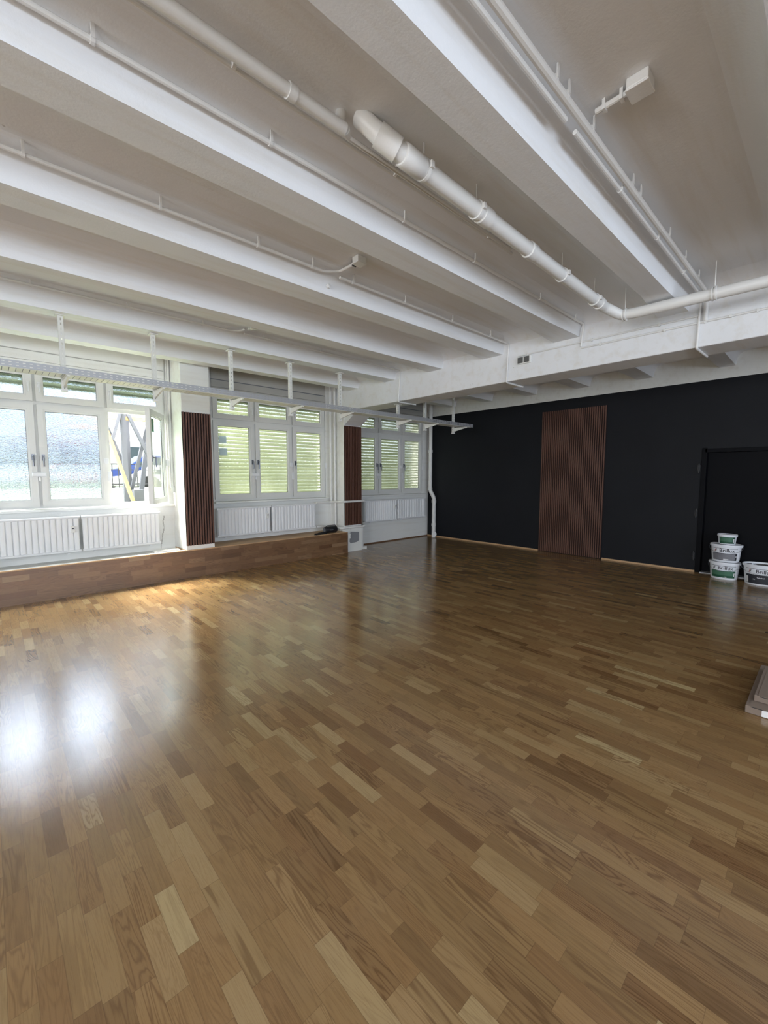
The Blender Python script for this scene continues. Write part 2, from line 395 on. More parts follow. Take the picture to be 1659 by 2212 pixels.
c.mat(1).box(XF-.012, XF+.3, YN-.2, 7.45, 3.115, 3.75); c.build('masonry', [M['black'], M['white']], wf)
wn = empty('wall_near', (0, YN, 0), kind='structure')
c = MB(); ops = [(-3.8, -1.4), (-.7, 1.7), (2.4, 4.8)]; xs = [XN-.2] + [v for o in ops for v in o] + [XF+.3]
for i in range(0, len(xs), 2): c.box(xs[i], xs[i+1], YN-.3, YN, -.05, 3.75)
for a, b in ops: c.box(a, b, YN-.3, YN, -.05, 1.05); c.box(a, b, YN-.3, YN, 2.95, 3.75)
c.build('masonry', M['white'], wn)
c = MB(); ops = [(-3.55, -1.25), (.35, 2.65)]; xs = [YN-.2] + [v for o in ops for v in o] + [YW]
for i in range(0, len(xs), 2): c.box(XN-.25, XN, xs[i], xs[i+1], -.05, 3.75)
for a, b in ops: c.box(XN-.25, XN, a, b, -.05, 1.05); c.box(XN-.25, XN, a, b, 2.95, 3.75)
tag(c.build('wall_right', M['white'], org=(XN, 0, 0)), kind='structure')

# baseboards
tag(MB().box(XF-.022, XF, 4.27, 7.38, 0, .028).box(XF-.022, XF, DY1+.04, 2.98, 0, .028).build('baseboard_far', M['oak_light'], org=(XF, 0, 0)), kind='structure')
tag(MB().box(5.83, 8.5, YI-.018, YI, 0, .022).build('baseboard_left', M['oak_dark'], org=(5.83, YI, 0)), kind='structure')

# parquet-clad plinth under the first two windows
pl = empty('trim_1', (0, 6.83, 0), kind='structure')
MB().box(XN, 5.37, 6.83, 6.85, 0, .425).build('front_cladding', M['plinth'], pl)
MB().box(XN, 5.37, 6.83, 6.862, .425, .438).build('edge_strip', M['oak_light'], pl)
MB().box(2.2, 5.36, 6.862, 7.40, .40, .436).build('top_board', M['oak_light'], pl)
MB().box(XN, 2.2, 6.862, 7.40, .38, .405).build('masonry_ledge', M['white'], pl)
MB().box(XN, 2.19, 6.90, 6.96, .405, .432).box(XN, .55, 7.0, 7.03, .405, .42).build('white_batten', M['upvc'], pl)

# door in the black wall
dr = empty('door_1', (XF, DY1, 0), kind='structure')
MB().box(XF+.13, XF+.17, DY0+.02, DY1-.02, .01, DZ-.02).build('door_leaf', M['black_door'], dr)
MB().box(XF-.007, XF+.2, DY1-.03, DY1+.04, 0, DZ+.045).box(XF-.007, XF+.2, DY0-.045, DY0+.03, 0, DZ+.045).box(XF-.007, XF+.2, DY0, DY1, DZ-.03, DZ+.03).build('door_frame', M['black_door'], dr, bevel=.004)
for z in (1.72, .98, .27):
    MB().tube([(XF-.025, DY1+.065, z-.075), (XF-.025, DY1+.065, z+.075)], .011, 10).box(XF-.02, XF-.002, DY1+.05, DY1+.085, z-.05, z+.05).build('hinge', M['dark'], dr)
MB().box(XF-.02, XF+.13, DY0+.03, DY1-.03, 0, .012).build('threshold', M['patch'], dr)

# ------------------------------------------------------------------ windows
ZS, ZT, ZH = 1.165, 2.57, 3.02
def sash(win, x0, x1, z0, z1, glass, hside, low, pane_parts=None, rot=0, hinge=None):
    """one sash: profile frame with pane and handle; x measured from the hinge when rotated"""
    e = empty('sash', (0, 0, 0)); del ORG[e.name]
    e.parent = win
    wo = getorg(win)
    if hinge is None:
        base = (x0, YI-.012, z0); e.location = (base[0]-wo[0], base[1]-wo[1], base[2]-wo[2])
        a0, a1 = 0, x1-x0
    else:
        e.location = (hinge[0]-wo[0], hinge[1]-wo[1], z0-wo[2]); e.rotation_euler = (0, 0, rot); a0, a1 = -(x1-x0), 0
    h = z1-z0; f = .088; c = MB()
    # mitred outer profile with a stepped glazing bead
    for (d0, d1, ya, yb) in ((0, .066, 0, .06), (.066, f, .012, .05)):
        o = [(a0+d0, d0), (a1-d0, d0), (a1-d0, h-d0), (a0+d0, h-d0)]; i = [(a0+d1, d1), (a1-d1, d1), (a1-d1, h-d1), (a0+d1, h-d1)]
        for k in range(4):
            l = (k+1) % 4; q = [o[k], o[l], i[l], i[k]]; n = len(c.v)
            for y in (ya, yb): c.v += [(p[0], y, p[1]) for p in q]
            for t in ((0, 1, 2, 3), (7, 6, 5, 4), (0, 4, 5, 1), (2, 6, 7, 3), (1, 5, 6, 2), (3, 7, 4, 0)): c.face([n+j for j in t])
    c.build('sash_frame', M['upvc'], e, org=(0, 0, 0))
    c = MB(); g = f-.002
    for q in ((a0+g, a1-g, h-g-.008, h-g), (a0+g, a1-g, g, g+.006)): c.box(q[0], q[1], .026, .034, q[2], q[3])
    for q in ((a0+g, a0+g+.006), (a1-g-.006, a1-g)): c.box(q[0], q[1], .026, .034, g, h-g)
    c.build('gasket', M['gasket'], e, org=(0, 0, 0))
    c = MB(); c.poly([(a0+g, .03, g), (a1-g, .03, g), (a1-g, .03, h-g), (a0+g, .03, h-g)]); c.build('pane', glass, e, org=(0, 0, 0))
    if hside:
        hx = a0+.038 if hside < 0 else a1-.038
        if low:
            hz = .66
            c = MB().box(hx-.016, hx+.016, -.012, 0, hz-.04, hz+.045).tube(fillet([(hx, -.005, hz+.02), (hx, -.05, hz+.02), (hx, -.05, hz-.12)], .02), .0105, 8)
            c.build('handle', M['darkmetal'], e, org=(0, 0, 0), smooth=True)
        else:
            hz = .22
            c = MB().box(hx-.015, hx+.015, -.01, 0, hz-.035, hz+.035).tube(fillet([(hx, -.005, hz+.01), (hx, -.045, hz+.01), (hx, -.045, hz-.11)], .02), .010, 8)
            c.build('handle', M['rad'], e, org=(0, 0, 0), smooth=True)
    return e
def window(num, wd, mulls, glass, shut_z, boxm, open3=False):
    w = empty('window_%d' % num, (wd['x0'], YW, 1.14), kind='structure')
    x0, x1 = wd['x0'], wd['x1']; c = MB()
    c.box(x0, x0+.045, YW, YW+.07, ZS-.02, ZH); c.box(x1-.045, x1, YW, YW+.07, ZS-.02, ZH)
    c.box(x0+.045, x1-.045, YW, YW+.07, ZS-.02, ZS+.03); c.box(x0+.045, x1-.045, YW, YW+.07, ZH-.045, ZH)
    c.box(x0+.045, x1-.045, YW, YW+.07, ZT-.035, ZT+.035)
    for m in mulls: c.box(m-.03, m+.03, YW+.003, YW+.068, ZS+.03, ZT-.035); c.box(m-.03, m+.03, YW+.003, YW+.068, ZT+.035, ZH-.045)
    c.build('window_frame', M['upvc'], w)
    xs = [x0+.045] + list(mulls) + [x1-.03]
    for i in range(3):
        a = xs[i]+(.017 if i else -.03); b = xs[i+1]-(.017 if i < 2 else .0)
        hs = 1 if i == 0 else -1
        sash(w, a, b, ZT+.02, ZH-.01, glass, hs, False)
        if open3 and i == 2: e3 = sash(w, a, b, ZS+.015, ZT-.018, M['clear'], hs, True, rot=R(60), hinge=(b+.01, YI-.02, 0))
        else: sash(w, a, b, ZS+.015, ZT-.018, glass, hs, True)
    # locks over the mullions
    m0, m1 = mulls
    MB().box(m0-.075, m0+.075, YI-.032, YI-.012, 1.585, 1.645).box(m0-.012, m0+.012, YI-.03, YI-.012, 1.52, 1.585).build('sash_lock', M['rad'], w, bevel=.008)
    MB().box(m1-.06, m1-.0, YI-.034, YI-.012, 1.77, 1.85).box(m1-.02, m1+.03, YI-.03, YI-.012, 1.52, 1.66).build('sash_lock', M['rad'], w, bevel=.008)
    MB().box(x1-.02, x1+.03, YI-.03, YI-.002, 1.75, 1.86).build('sash_lock', M['rad'], w, bevel=.006)
    # roller shutter box above, its hanging slats outside
    c = MB(); xa, xb = (x0-.0, x1+.0)
    c.box(xa, xb, YI-.022, YI+.001, 3.02, 3.115).box(xa, xb, YI-.024, YI+.001, 3.119, 3.235).box(xa, xb, YI-.018, YI+.001, 3.25, 3.485)
    c.mat(1).box(xa, xb, YI-.012, YI+.001, 3.235, 3.25)
    c.build('shutter_box', [boxm, M['darkmetal'] if boxm is M['grey_board'] else M['grey_board']], w)
    c = MB(); z = 3.02; sh = .066; dy = -.095
    pts = []
    while z > shut_z:
        zz = max(z-sh, shut_z)
        prof = [(7.62+dy, z-.002), (7.606+dy, z-.018), (7.606+dy, zz+.022), (7.62+dy, zz+.005), (7.632+dy, zz+.022), (7.632+dy, z-.018)]
        c.prism(prof, 'X', x0+.012, x1-.012); z -= sh
    c.build('roller_shutter', M['shutter'], w)
    MB().box(x0-.1 if num == 1 else x0-.01, x1+.06 if num == 1 else x1+.12, YI-.085, YI+.03, 1.105, 1.138).build('sill', M['white'], w, bevel=.008)
    return w
w1 = window(1, W1, (.515, 1.325), M['frost'], 2.82, M['white'], True)
w2 = window(2, W2, (3.645, 4.435), M['frost2'], 1.15, M['grey_board'])
w3 = window(3, W3, (6.74, 7.53), M['frost2'], 1.15, M['grey_board'])

# ------------------------------------------------------------------ radiators
def radiator(name, x0, x1, label, meter=None):
    r = empty(name, (x0, 7.2, .52), label, 'radiator', 'ribbed radiators under the windows')
    c = MB(); n = round((x1-x0)/.0625); p = (x1-x0)/n; prof = []
    for i in range(n):
        a = x0+i*p
        prof += [(a+.004, 7.206), (a+.012, 7.197), (a+p*.5, 7.194), (a+p-.012, 7.197), (a+p-.004, 7.206), (a+p, 7.214)]
    prof = [(x0, 7.214)]+prof+[(x1, 7.26), (x0, 7.26)]
    c.prism(prof, 'Z', .565, 1.005); c.build('front_panel', M['rad'], r, smooth=True)
    for hz in (1.02, .548): MB().tube([(x0-.01, 7.215, hz), (x1+.012, 7.215, hz)], .018, 10).build('header_tube', M['rad'], r, smooth=True)
    MB().box(x0+.01, x1-.01, 7.262, 7.30, .56, 1.0).build('rear_panel', M['rad'], r)
    for bx in (x0+.12, x1-.15): MB().box(bx, bx+.03, 7.20, 7.40, .515, .529).build('wall_bracket', M['rad'], r)
    if meter:
        mm = MB().box(meter-.02, meter+.02, 7.165, 7.195, .81, .90).build('heat_meter', M['upvc'], r, bevel=.003)
        MB().box(meter-.012, meter+.012, 7.163, 7.166, .862, .878).build('meter_display', M['dark'], mm)
    return r
radiator('radiator', -.13, .895, 'long white ribbed radiator under the bright window, left one of its pair, with heat meter', .82)
radiator('radiator', .935, 1.925, 'white ribbed radiator directly below the open window sash')
radiator('radiator', 2.84, 3.83, 'white ribbed radiator beside the front slatted pillar, with heat meter', 3.76)
radiator('radiator', 3.87, 4.83, 'white ribbed radiator left of the black speaker, piped towards the far pillar')
radiator('radiator', 6.18, 7.17, 'white ribbed radiator just past the far slatted pillar, with heat meter', 7.10)
radiator('radiator', 7.21, 8.19, 'white ribbed radiator nearest the black wall corner')

# ------------------------------------------------------------------ slatted panels
def slat_panel(name, axis, a0, a1, face, z0, z1, label):
    loc = (a0, face, z0) if axis == 'X' else (face, a0, z0)
    r = empty(name, loc, label, 'wall panel')
    n = round((a1-a0)/.04); p = (a1-a0)/n; c = MB(); f = MB()
    if axis == 'X': f.box(a0, a1, face-.009, face, z0, z1)
    else: f.box(face-.009, face, a0, a1, z0, z1)
    for i in range(n):
        s = a0+i*p+.009; e = s+p-.018
        if axis == 'X': c.box(s, e, face-.028, face-.009, z0, z1)
        else: c.box(face-.028, face-.009, s, e, z0, z1)
    f.build('felt_backing', M['felt'], r); c.build('slats', M['slat'], r)
slat_panel('slatted_wall_panel', 'Y', 2.995, 4.26, XF, .012, 2.905, 'tall walnut slatted panel standing on the floor against the black wall')
slat_panel('slatted_wall_panel', 'X', 2.20, 2.635, 6.849, .505, 2.563, 'dark slatted panel on the pillar nearest the open window')
slat_panel('slatted_wall_panel', 'X', 5.362, 5.815, 6.929, .56, 2.61, 'narrow slatted panel on the far pillar, crossed by a white heating pipe')

# ------------------------------------------------------------------ cable tray with hangers
TY0, TY1, TZ0, TZ1 = 5.29, 5.54, 2.605, 2.668
tr = empty('cable_tray', (0, TY0, TZ0), 'long perforated cable tray hung in front of the windows', 'cable tray')
def perf_strip(c, x0, x1, u0, u1, holes, hw, pitch, plane):
    """strip with rectangular slots; plane(u, x)->xyz ; holes = list of (ua, ub)"""
    cuts = sorted([u0, u1] + [v for h in holes for v in h]); n = int((x1-x0)/pitch); p = (x1-x0)/n
    for j in range(len(cuts)-1):
        ua, ub = cuts[j], cuts[j+1]
        if any(abs(ua-h[0]) < 1e-6 for h in holes):
            for i in range(n):
                xa = x0+i*p; c.poly([plane(ua, xa+hw), plane(ua, xa+p), plane(ub, xa+p), plane(ub, xa+hw)])
        else: c.poly([plane(ua, x0), plane(ua, x1), plane(ub, x1), plane(ub, x0)])
def solid(o, t):
    m = o.modifiers.new('sheet', 'SOLIDIFY'); m.thickness = t; m.offset = 0
c = MB(); perf_strip(c, -1.2, 7.52, TZ0, TZ1, [(TZ0+.014, TZ0+.021), (TZ1-.021, TZ1-.014)], .022, .05, lambda u, x: (x, TY0, u))
o = c.build('side_rail', M['tray'], tr); solid(o, .002)
c = MB(); c.poly([(x, TY1, z) for x, z in ((-1.2, TZ0), (7.52, TZ0), (7.52, TZ1), (-1.2, TZ1))]); o = c.build('side_rail', M['tray'], tr); solid(o, .002)
c = MB(); perf_strip(c, -1.2, 7.52, TY0, TY1, [(TY0+.02, TY1-.02)], .006, .05, lambda u, x: (x, u, TZ0+.002))
o = c.build('tray_floor', M['traypaint'], tr); solid(o, .002)
c = MB()
n = int(8.7/.1)
for i in range(n): c.tube([(-1.18+i*.1, TY0+.002, TZ0-.002), (-1.13+i*.1, TY0+.002, TZ0-.006), (-1.08+i*.1, TY0+.002, TZ0-.002)], .003, 5)
c.build('rolled_edge', M['traypaint'], tr)
HX = [(.645, 'tray hanger at the far left, in front of the bright window'), (1.515, 'tray hanger above the open window sash'), (2.45, 'tray hanger right of the front slatted pillar'),
      (3.345, 'tray hanger over the middle of the second window'), (4.26, 'tray hanger just left of the far pillar'), (5.60, 'tray hanger under the concrete girder'), (6.35, 'tray hanger second from the end of the tray, by the last window'), (7.25, 'tray hanger in front of the black wall at the tray end')]
hr = empty('tray_hanger', (0, 5.60, 2.5), HX[0][1], 'bracket', 'perforated hangers carrying the cable tray')
def hanger_parts(root, x, ztop):
    c = MB(); perf = lambda u, z: (x+u, 5.585, z)
    # U profile: web with slots, two flanges
    cuts = [-.022, -.005, .005, .022]; z0 = 2.50; n = int((ztop-z0)/.05); p = (ztop-z0)/n
    for ua, ub in ((-.022, -.005), (.005, .022)): c.poly([(x+ua, 5.585, z0), (x+ub, 5.585, z0), (x+ub, 5.585, ztop), (x+ua, 5.585, ztop)])
    for i in range(n):
        za = z0+i*p; c.poly([(x-.005, 5.585, za+.024), (x+.005, 5.585, za+.024), (x+.005, 5.585, za+p), (x-.005, 5.585, za+p)])
    for sx in (-.022, .022):
        for ya, yb in ((5.585, 5.595), (5.605, 5.625)): c.poly([(x+sx, ya, z0), (x+sx, yb, z0), (x+sx, yb, ztop), (x+sx, ya, ztop)])
        for i in range(n): za = z0+i*p; c.poly([(x+sx, 5.595, za+.024), (x+sx, 5.605, za+.024), (x+sx, 5.605, za+p), (x+sx, 5.595, za+p)])
    o = c.build('post', M['traypaint'], root); solid(o, .0025)
    MB().box(x-.045, x+.045, 5.55, 5.66, ztop-.006, ztop+.002).build('top_plate', M['traypaint'], root)
    MB().prism([(5.585, TZ0-.012), (5.585, TZ0-.088), (5.54, TZ0-.078), (5.26, TZ0-.028), (5.26, TZ0-.012)], 'X', x-.010, x+.010).box(x-.020, x+.020, 5.26, 5.585, TZ0-.016, TZ0-.0105).build('arm', M['traypaint'], root)
    MB().box(x-.026, x+.026, 5.575, 5.63, 2.478, 2.502).build('end_cap', M['upvc'], root)
ORG[hr.name] = (HX[0][0], 5.6, 2.5); hr.location = (HX[0][0], 5.6, 2.5)
hanger_parts(hr, HX[0][0], 3.25)
for x, lab in HX[1:5]: dup(hr, (x, 5.6, 2.5), lab)
h2 = empty('tray_hanger', (5.60, 5.6, 2.5), HX[5][1], 'bracket', 'perforated hangers carrying the cable tray'); hanger_parts(h2, 5.60, GZ-.003)
h3 = empty('tray_hanger', (6.35, 5.6, 2.5), HX[6][1], 'bracket', 'perforated hangers carrying the cable tray'); hanger_parts(h3, 6.35, 3.284)
dup(h3, (7.25, 5.6, 2.5), HX[7][1])

# ------------------------------------------------------------------ pipes on the ceiling
def Z(x, z): return z+sag(x)
dp = empty('drain_pipe', (1.6, 1.70, 3.3), 'thick white drain pipe running along the ceiling bay and turning along the girder', 'pipe')
main = fillet([(1.53, 1.82, ZC-.025), (1.55, 1.79, 3.43), (1.63, 1.725, 3.345), (1.74, 1.70, 3.318), (4.62, 1.70, 3.285), (4.80, 1.60, 3.222), (4.80, 1.45, 3.212), (4.80, YN+.05, 3.12)], .05, 4)
MB().tube(main, .050, 20).build('pipe', M['pipe'], dp, smooth=True)
def ringx(x, y, z, r, w): return MB().tube([(x-w, y, z), (x-w*.9, y, z), (x+w*.9, y, z), (x+w, y, z)], [r-.005, r, r, r-.005], 20)
zrun = lambda x: 3.318-(x-1.74)/2.88*.033
for x, w in ((1.80, .08), (2.50, .05), (3.12, .045), (4.50, .03)): ringx(x, 1.70, zrun(x), .059, w).build('coupling', M['pipe'], dp, smooth=True)
for x in (1.90, 2.41, 3.66, 4.36):
    cc = ringx(x, 1.70, zrun(x), .058, .011).build('clamp', M['pipe'], dp, smooth=True)
    MB().box(x-.012, x+.012, 1.63, 1.65, zrun(x)-.018, zrun(x)+.018).build('clamp_lug', M['pipe'], cc)
    MB().tube([(x, 1.70, zrun(x)+.05), (x, 1.70, ZC)], .004, 6).build('clamp_bolt', M['pipe'], cc)
for y in (1.565, .84):
    zz = 3.215-(1.5-y)*.0124 if y < 1.45 else 3.218
    for dy in (-.012, .012): cc = MB().tube([(4.80, y+dy-.006, zz), (4.80, y+dy+.006, zz)], .060, 20).build('clamp', M['pipe'], dp, smooth=True)
    MB().tube([(4.80, y, zz+.055), (4.80, y, ZC)], .0045, 6).build('suspension_rod', M['pipe'], cc)
MB().tube([(1.595, 1.753, 3.38), (1.70, 1.708, 3.328)], .061, 20).build('elbow_socket', M['pipe'], dp, smooth=True)

op = empty('old_water_pipe', (1.0, 1.835, 3.40), 'thinner white pipe with a tee beside the start of the thick drain pipe', 'pipe')
MB().tube([(XN, 1.835, Z(XN, 3.40)), (1.44, 1.835, Z(1.4, 3.40))], .029, 16).build('pipe', M['pipe'], op, smooth=True)
MB().tube(fillet([(1.30, 1.835, Z(1.3, 3.40)), (1.42, 1.85, Z(1.4, 3.42)), (1.44, 1.86, ZC)], .04), .026, 16).build('tee_branch', M['pipe'], op, smooth=True)
MB().tube([(1.11, 1.835, Z(1.1, 3.40)), (1.15, 1.835, Z(1.1, 3.40))], .035, 16).build('coupling', M['pipe'], op, smooth=True)
MB().tube([(1.44, 1.835, Z(1.4, 3.40)), (1.50, 1.875, Z(1.4, 3.41)), (3.12, 1.875, Z(3.1, 3.40))], [.029, .014, .014], 10).build('thin_continuation', M['pipe'], op, smooth=True)

def conduit(label, paths, r, clips=(), clipdir='Z', name='conduit'):
    p0 = paths[0][0]; e = empty(name, p0, label, 'conduit')
    for i, p in enumerate(paths): MB().tube(fillet(p, .03), r, 10).build('tube', M['pipe'], e, smooth=True)
    for q in clips:
        c = MB()
        if clipdir == 'Z': c.tube([(q[0]-.008, q[1], q[2]), (q[0]+.008, q[1], q[2])], r+.004, 10).box(q[0]-.007, q[0]+.007, q[1]-r-.005, q[1]-r+.003, q[2], ZC)
        elif clipdir == 'X': c.box(q[0]-r-.004, q[0]+r+.01, q[1]-.009, q[1]+.009, q[2]-r-.006, q[2]+r+.006)
        c.build('clip', M['pipe'], e)
    return e
gx = GX0-.014
def ceilrun(y, z, xs): return [(x, y, Z(x, z)) for x in xs]
conduit('white conduit under the second rib from the right, dropping down the girder face',
        [[(XN, 2.20, Z(XN, 3.42)), (gx, 2.20, 3.42), (gx, 2.225, 3.16)]], .013, [(x, 2.20, Z(x, 3.42)) for x in (.42, 1.22, 2.25, 3.1, 4.25, 5.1)])
conduit('white conduit along the middle rib, from the small junction box to the girder soffit',
        [[(XN, 3.205, Z(XN, 3.42)), (2.28, 3.205, Z(2.28, 3.42)), (2.42, 3.17, Z(2.5, 3.45)), (2.44, 3.03, Z(2.5, 3.46))],
         [(2.45, 3.205, Z(2.5, 3.42)), (gx, 3.21, 3.41), (gx, 3.23, 2.893), (5.82, 3.23, 2.893)]], .012, [(x, 3.205, Z(x, 3.42)) for x in (.25, .95, 1.65, 2.15, 2.6, 3.3, 4.1, 4.9)])
conduit('white conduit along the rib over the windows, dropping at the girder by the far pillar',
        [[(XN, 5.34, Z(XN, 3.44)), (2.36, 5.33, Z(2.42, 3.44)), (2.46, 5.29, Z(2.5, 3.455)), (2.47, 5.20, Z(2.5, 3.46))],
         [(2.52, 5.33, Z(2.6, 3.44)), (gx, 5.32, 3.42), (gx, 5.365, 2.893), (5.82, 5.365, 2.893)]], .011, [(x, 5.34, Z(x, 3.44)) for x in (.4, 1.2, 2.0, 2.8, 3.7, 4.6)])
conduit('thick white conduit along the rightmost visible rib, upper one of the pair',
        [[(XN, 1.00, Z(XN, 3.43)), (gx-.006, 1.00, 3.42), (gx-.006, 1.0, 3.15)]], .019, [(x, 1.00, Z(x, 3.43)) for x in (1.2, 2.0, 2.12, 2.42, 3.05, 3.2, 3.9, 4.4, 4.9)])
conduit('thin white conduit beside the thick one on the rightmost rib, with a gap',
        [[(XN, 1.04, Z(XN, 3.40)), (2.22, 1.04, Z(2.22, 3.40))], [(2.33, 1.04, Z(2.33, 3.40)), (gx, 1.045, 3.40), (gx, 1.06, 2.893), (5.82, 1.05, 2.893)]], .0125, [(x, 1.04, Z(x, 3.40)) for x in (3.0, 3.8, 4.6)])
conduit('thin white conduit close to the ceiling behind the old water pipe', [[(XN, 1.945, Z(XN, 3.44)), (3.26, 1.945, Z(3.2, 3.44))]], .011, [(x, 1.93, Z(x, 3.44)) for x in (.9, 1.9, 2.9)])
gp = lambda z, ys: [(GX0-.012, y, z) for y in ys]
conduit('upper white conduit along the girder face, ending over the dark sockets', [gp(3.215, (3.06, 1.06))], .0095, [(GX0-.012, y, 3.215) for y in (2.92, 2.1, 1.4)], 'X')
conduit('lower white conduit along the girder face below the drain pipe', [gp(3.145, (2.225, YN+.05))], .0105, [(GX0-.012, y, 3.145) for y in (2.0, 1.35, 1.0, .8, .6)], 'X')

def jbox(x, y, zc, sx, sy, label, ya, yb):
    e = empty('junction_box', (x, y, zc), label, 'junction box')
    MB().box(x-sx/2, x+sx/2, y-sy/2, y+sy/2, zc-.05, zc).build('box_body', M['pipe'], e, bevel=.006)
    MB().box(x-sx/2-.003, x+sx/2+.003, y-sy/2-.003, y+sy/2+.003, zc-.06, zc-.05).build('box_lid', M['pipe'], e, bevel=.004)
    if ya is not None:
        MB().tube([(x, ya, zc-.03), (x, yb, zc-.03)], .014, 10).build('stub_conduit', M['pipe'], e, smooth=True)
        for yc in (ya+.02, yb-.05): MB().box(x-.018, x+.018, yc, yc+.015, zc-.05, zc).build('clip', M['pipe'], e)
jbox(2.36, .75, Z(2.4, ZC), .10, .095, 'square white junction box on the ceiling at upper right, with short conduit', .80, .95)
jbox(2.44, 2.92, Z(2.4, ZC), .09, .08, 'small white junction box on the ceiling between the middle ribs', 2.96, 3.03)
jbox(2.52, 5.06, Z(2.5, ZC), .09, .06, 'small white junction box on the ceiling close to the windows', 5.10, 5.20)
sk = empty('wall_socket', (GX0, 2.97, 3.12), 'double socket with two dark square covers on the white girder', 'socket')
MB().box(GX0-.035, GX0, 2.875, 3.065, 3.10, 3.195).build('mount', M['upvc'], sk, bevel=.004)
for y in (2.925, 3.015): MB().box(GX0-.044, GX0-.035, y-.038, y+.038, 3.11, 3.186).build('cover', M['socket_dark'], sk, bevel=.008)
bt = MB().lathe((0, 0, 0), [(.0, 0), (.02, 0), (.02, .02), (.0, .025)], 12)
bt.v = [(2.39+a, 3.31-cc, 3.335+b) for a, b, cc in bt.v]
tag(bt.build('anchor_bolt', M['pipe'], org=(2.39, 3.30, 3.34)), 'round white bolt head on the side of the rib below the small junction box', 'bolt')

# ------------------------------------------------------------------ pipes at the window wall
co = empty('down_pipe', (8.41, 7.15, 0), 'white cast down pipe in the corner between the last window and the black wall', 'pipe')
MB().tube(fillet([(8.40, 7.215, ZC-.002), (8.40, 7.215, 1.22), (8.42, 7.10, 1.02), (8.42, 7.10, 0)], .06), .05, 18).build('pipe', M['pipe'], co, smooth=True)
for x, y, z in ((8.40, 7.215, 2.22), (8.42, 7.10, .93), (8.42, 7.10, .32), (8.40, 7.215, 1.25), (8.40, 7.215, 3.2)):
    MB().tube([(x, y, z-.035), (x, y, z+.035)], .06, 18).build('collar', M['pipe'], co, smooth=True)
MB().tube([(8.42, 7.10, .09), (8.345, 7.02, .09)], .052, 18).tube([(8.345, 7.02, .09), (8.33, 7.005, .09)], .062, 18).build('cleanout_cap', M['pipe'], co, smooth=True)
hp = empty('heating_pipe', (5.27, 7.15, .43), 'pair of white heating risers with a pipe looping round the far pillar at waist height', 'pipe')
MB().tube(fillet([(4.86, 7.215, 1.045), (5.22, 7.20, 1.045), (5.30, 6.875, 1.06), (5.87, 6.875, 1.06), (5.93, 7.18, 1.03), (6.16, 7.215, 1.02)], .05), .0225, 12).build('upper_loop', M['pipe'], hp, smooth=True)
MB().tube([(5.255, 7.24, ZC-.004), (5.255, 7.24, 1.07)], .020, 12).build('riser', M['pipe'], hp, smooth=True)
MB().tube([(5.285, 7.14, ZC-.004), (5.285, 7.14, .437)], .023, 12).build('riser', M['pipe'], hp, smooth=True)
hq = empty('heating_pipe', (5.9, 7.0, .5), 'white heating pipe looping round the foot of the far pillar, just below its slats', 'pipe')
MB().tube(fillet([(4.86, 7.215, .548), (5.20, 7.20, .53), (5.26, 6.885, .515), (5.90, 6.885, .515), (6.0, 7.12, .52), (6.16, 7.215, .54)], .06), .025, 12).build('lower_loop', M['pipe'], hq, smooth=True)
MB().tube([(5.875, 6.98, .50), (5.875, 6.98, 0)], .036, 12).box(5.83, 5.98, 6.94, 7.02, 0, .06).build('drop_leg', M['pipe'], hq, smooth=True)
sh = empty('conduit', (2.17, 7.3, 1.0), 'white conduits running up the wall left of the front slatted pillar', 'conduit')
for q, yy in ((2.165, 7.365), (2.175, 7.31)): MB().tube([(q, yy, ZC-.006), (q, yy, 1.40)], .016, 10).build('tube', M['pipe'], sh, smooth=True)
MB().box(2.15, 2.195, 7.335, 7.375, 2.98, 3.16).build('end_fitting', M['upvc'], sh, bevel=.004); MB().box(2.145, 2.199, 7.285, 7.33, 1.33, 1.42).build('end_fitting', M['upvc'], sh, bevel=.004)

# foot of the far pillar
fb = empty('pillar_foot_board', (5.36, 6.92, 0), 'white board cladding the foot of the far pillar', 'board')
MB().box(5.36, 5.81, 6.905, 6.93, 0, .50).build('board', M['upvc'], fb, bevel=.002)
gpz = MB(); gpz.prism([(5.47, .215), (5.50, .175), (5.66, .19), (5.72, .22), (5.725, .40), (5.50, .425), (5.485, .33)], 'Y', 6.895, 6.9045)
tag(gpz.build('cover_plate', M['patch'], org=(5.6, 6.9, .3)), 'dull grey metal plate fixed on the foot of the far pillar', 'plate')
ws = empty('wall_socket', (5.43, 6.9, .33), 'small white socket outlet beside the grey plate on the far pillar', 'socket')
MB().box(5.40, 5.475, 6.86, 6.904, .29, .38).build('housing', M['upvc'], ws, bevel=.008)
MB().lathe((0, 0, 0), [(.0, 0), (.018, 0), (.018, .004), (0, .004)], 12)
c = MB()
for dz in (-.012, .012): c.box(5.455, 5.462, 6.857, 6.861, .335+dz-.004, .335+dz+.004)
c.build('outlet_hole', M['dark'], ws)
MB().tube(fillet([(5.49, 6.90, .50), (5.49, 6.885, .44), (5.455, 6.885, .38)], .02), .004, 6).build('lead', M['upvc'], ws)

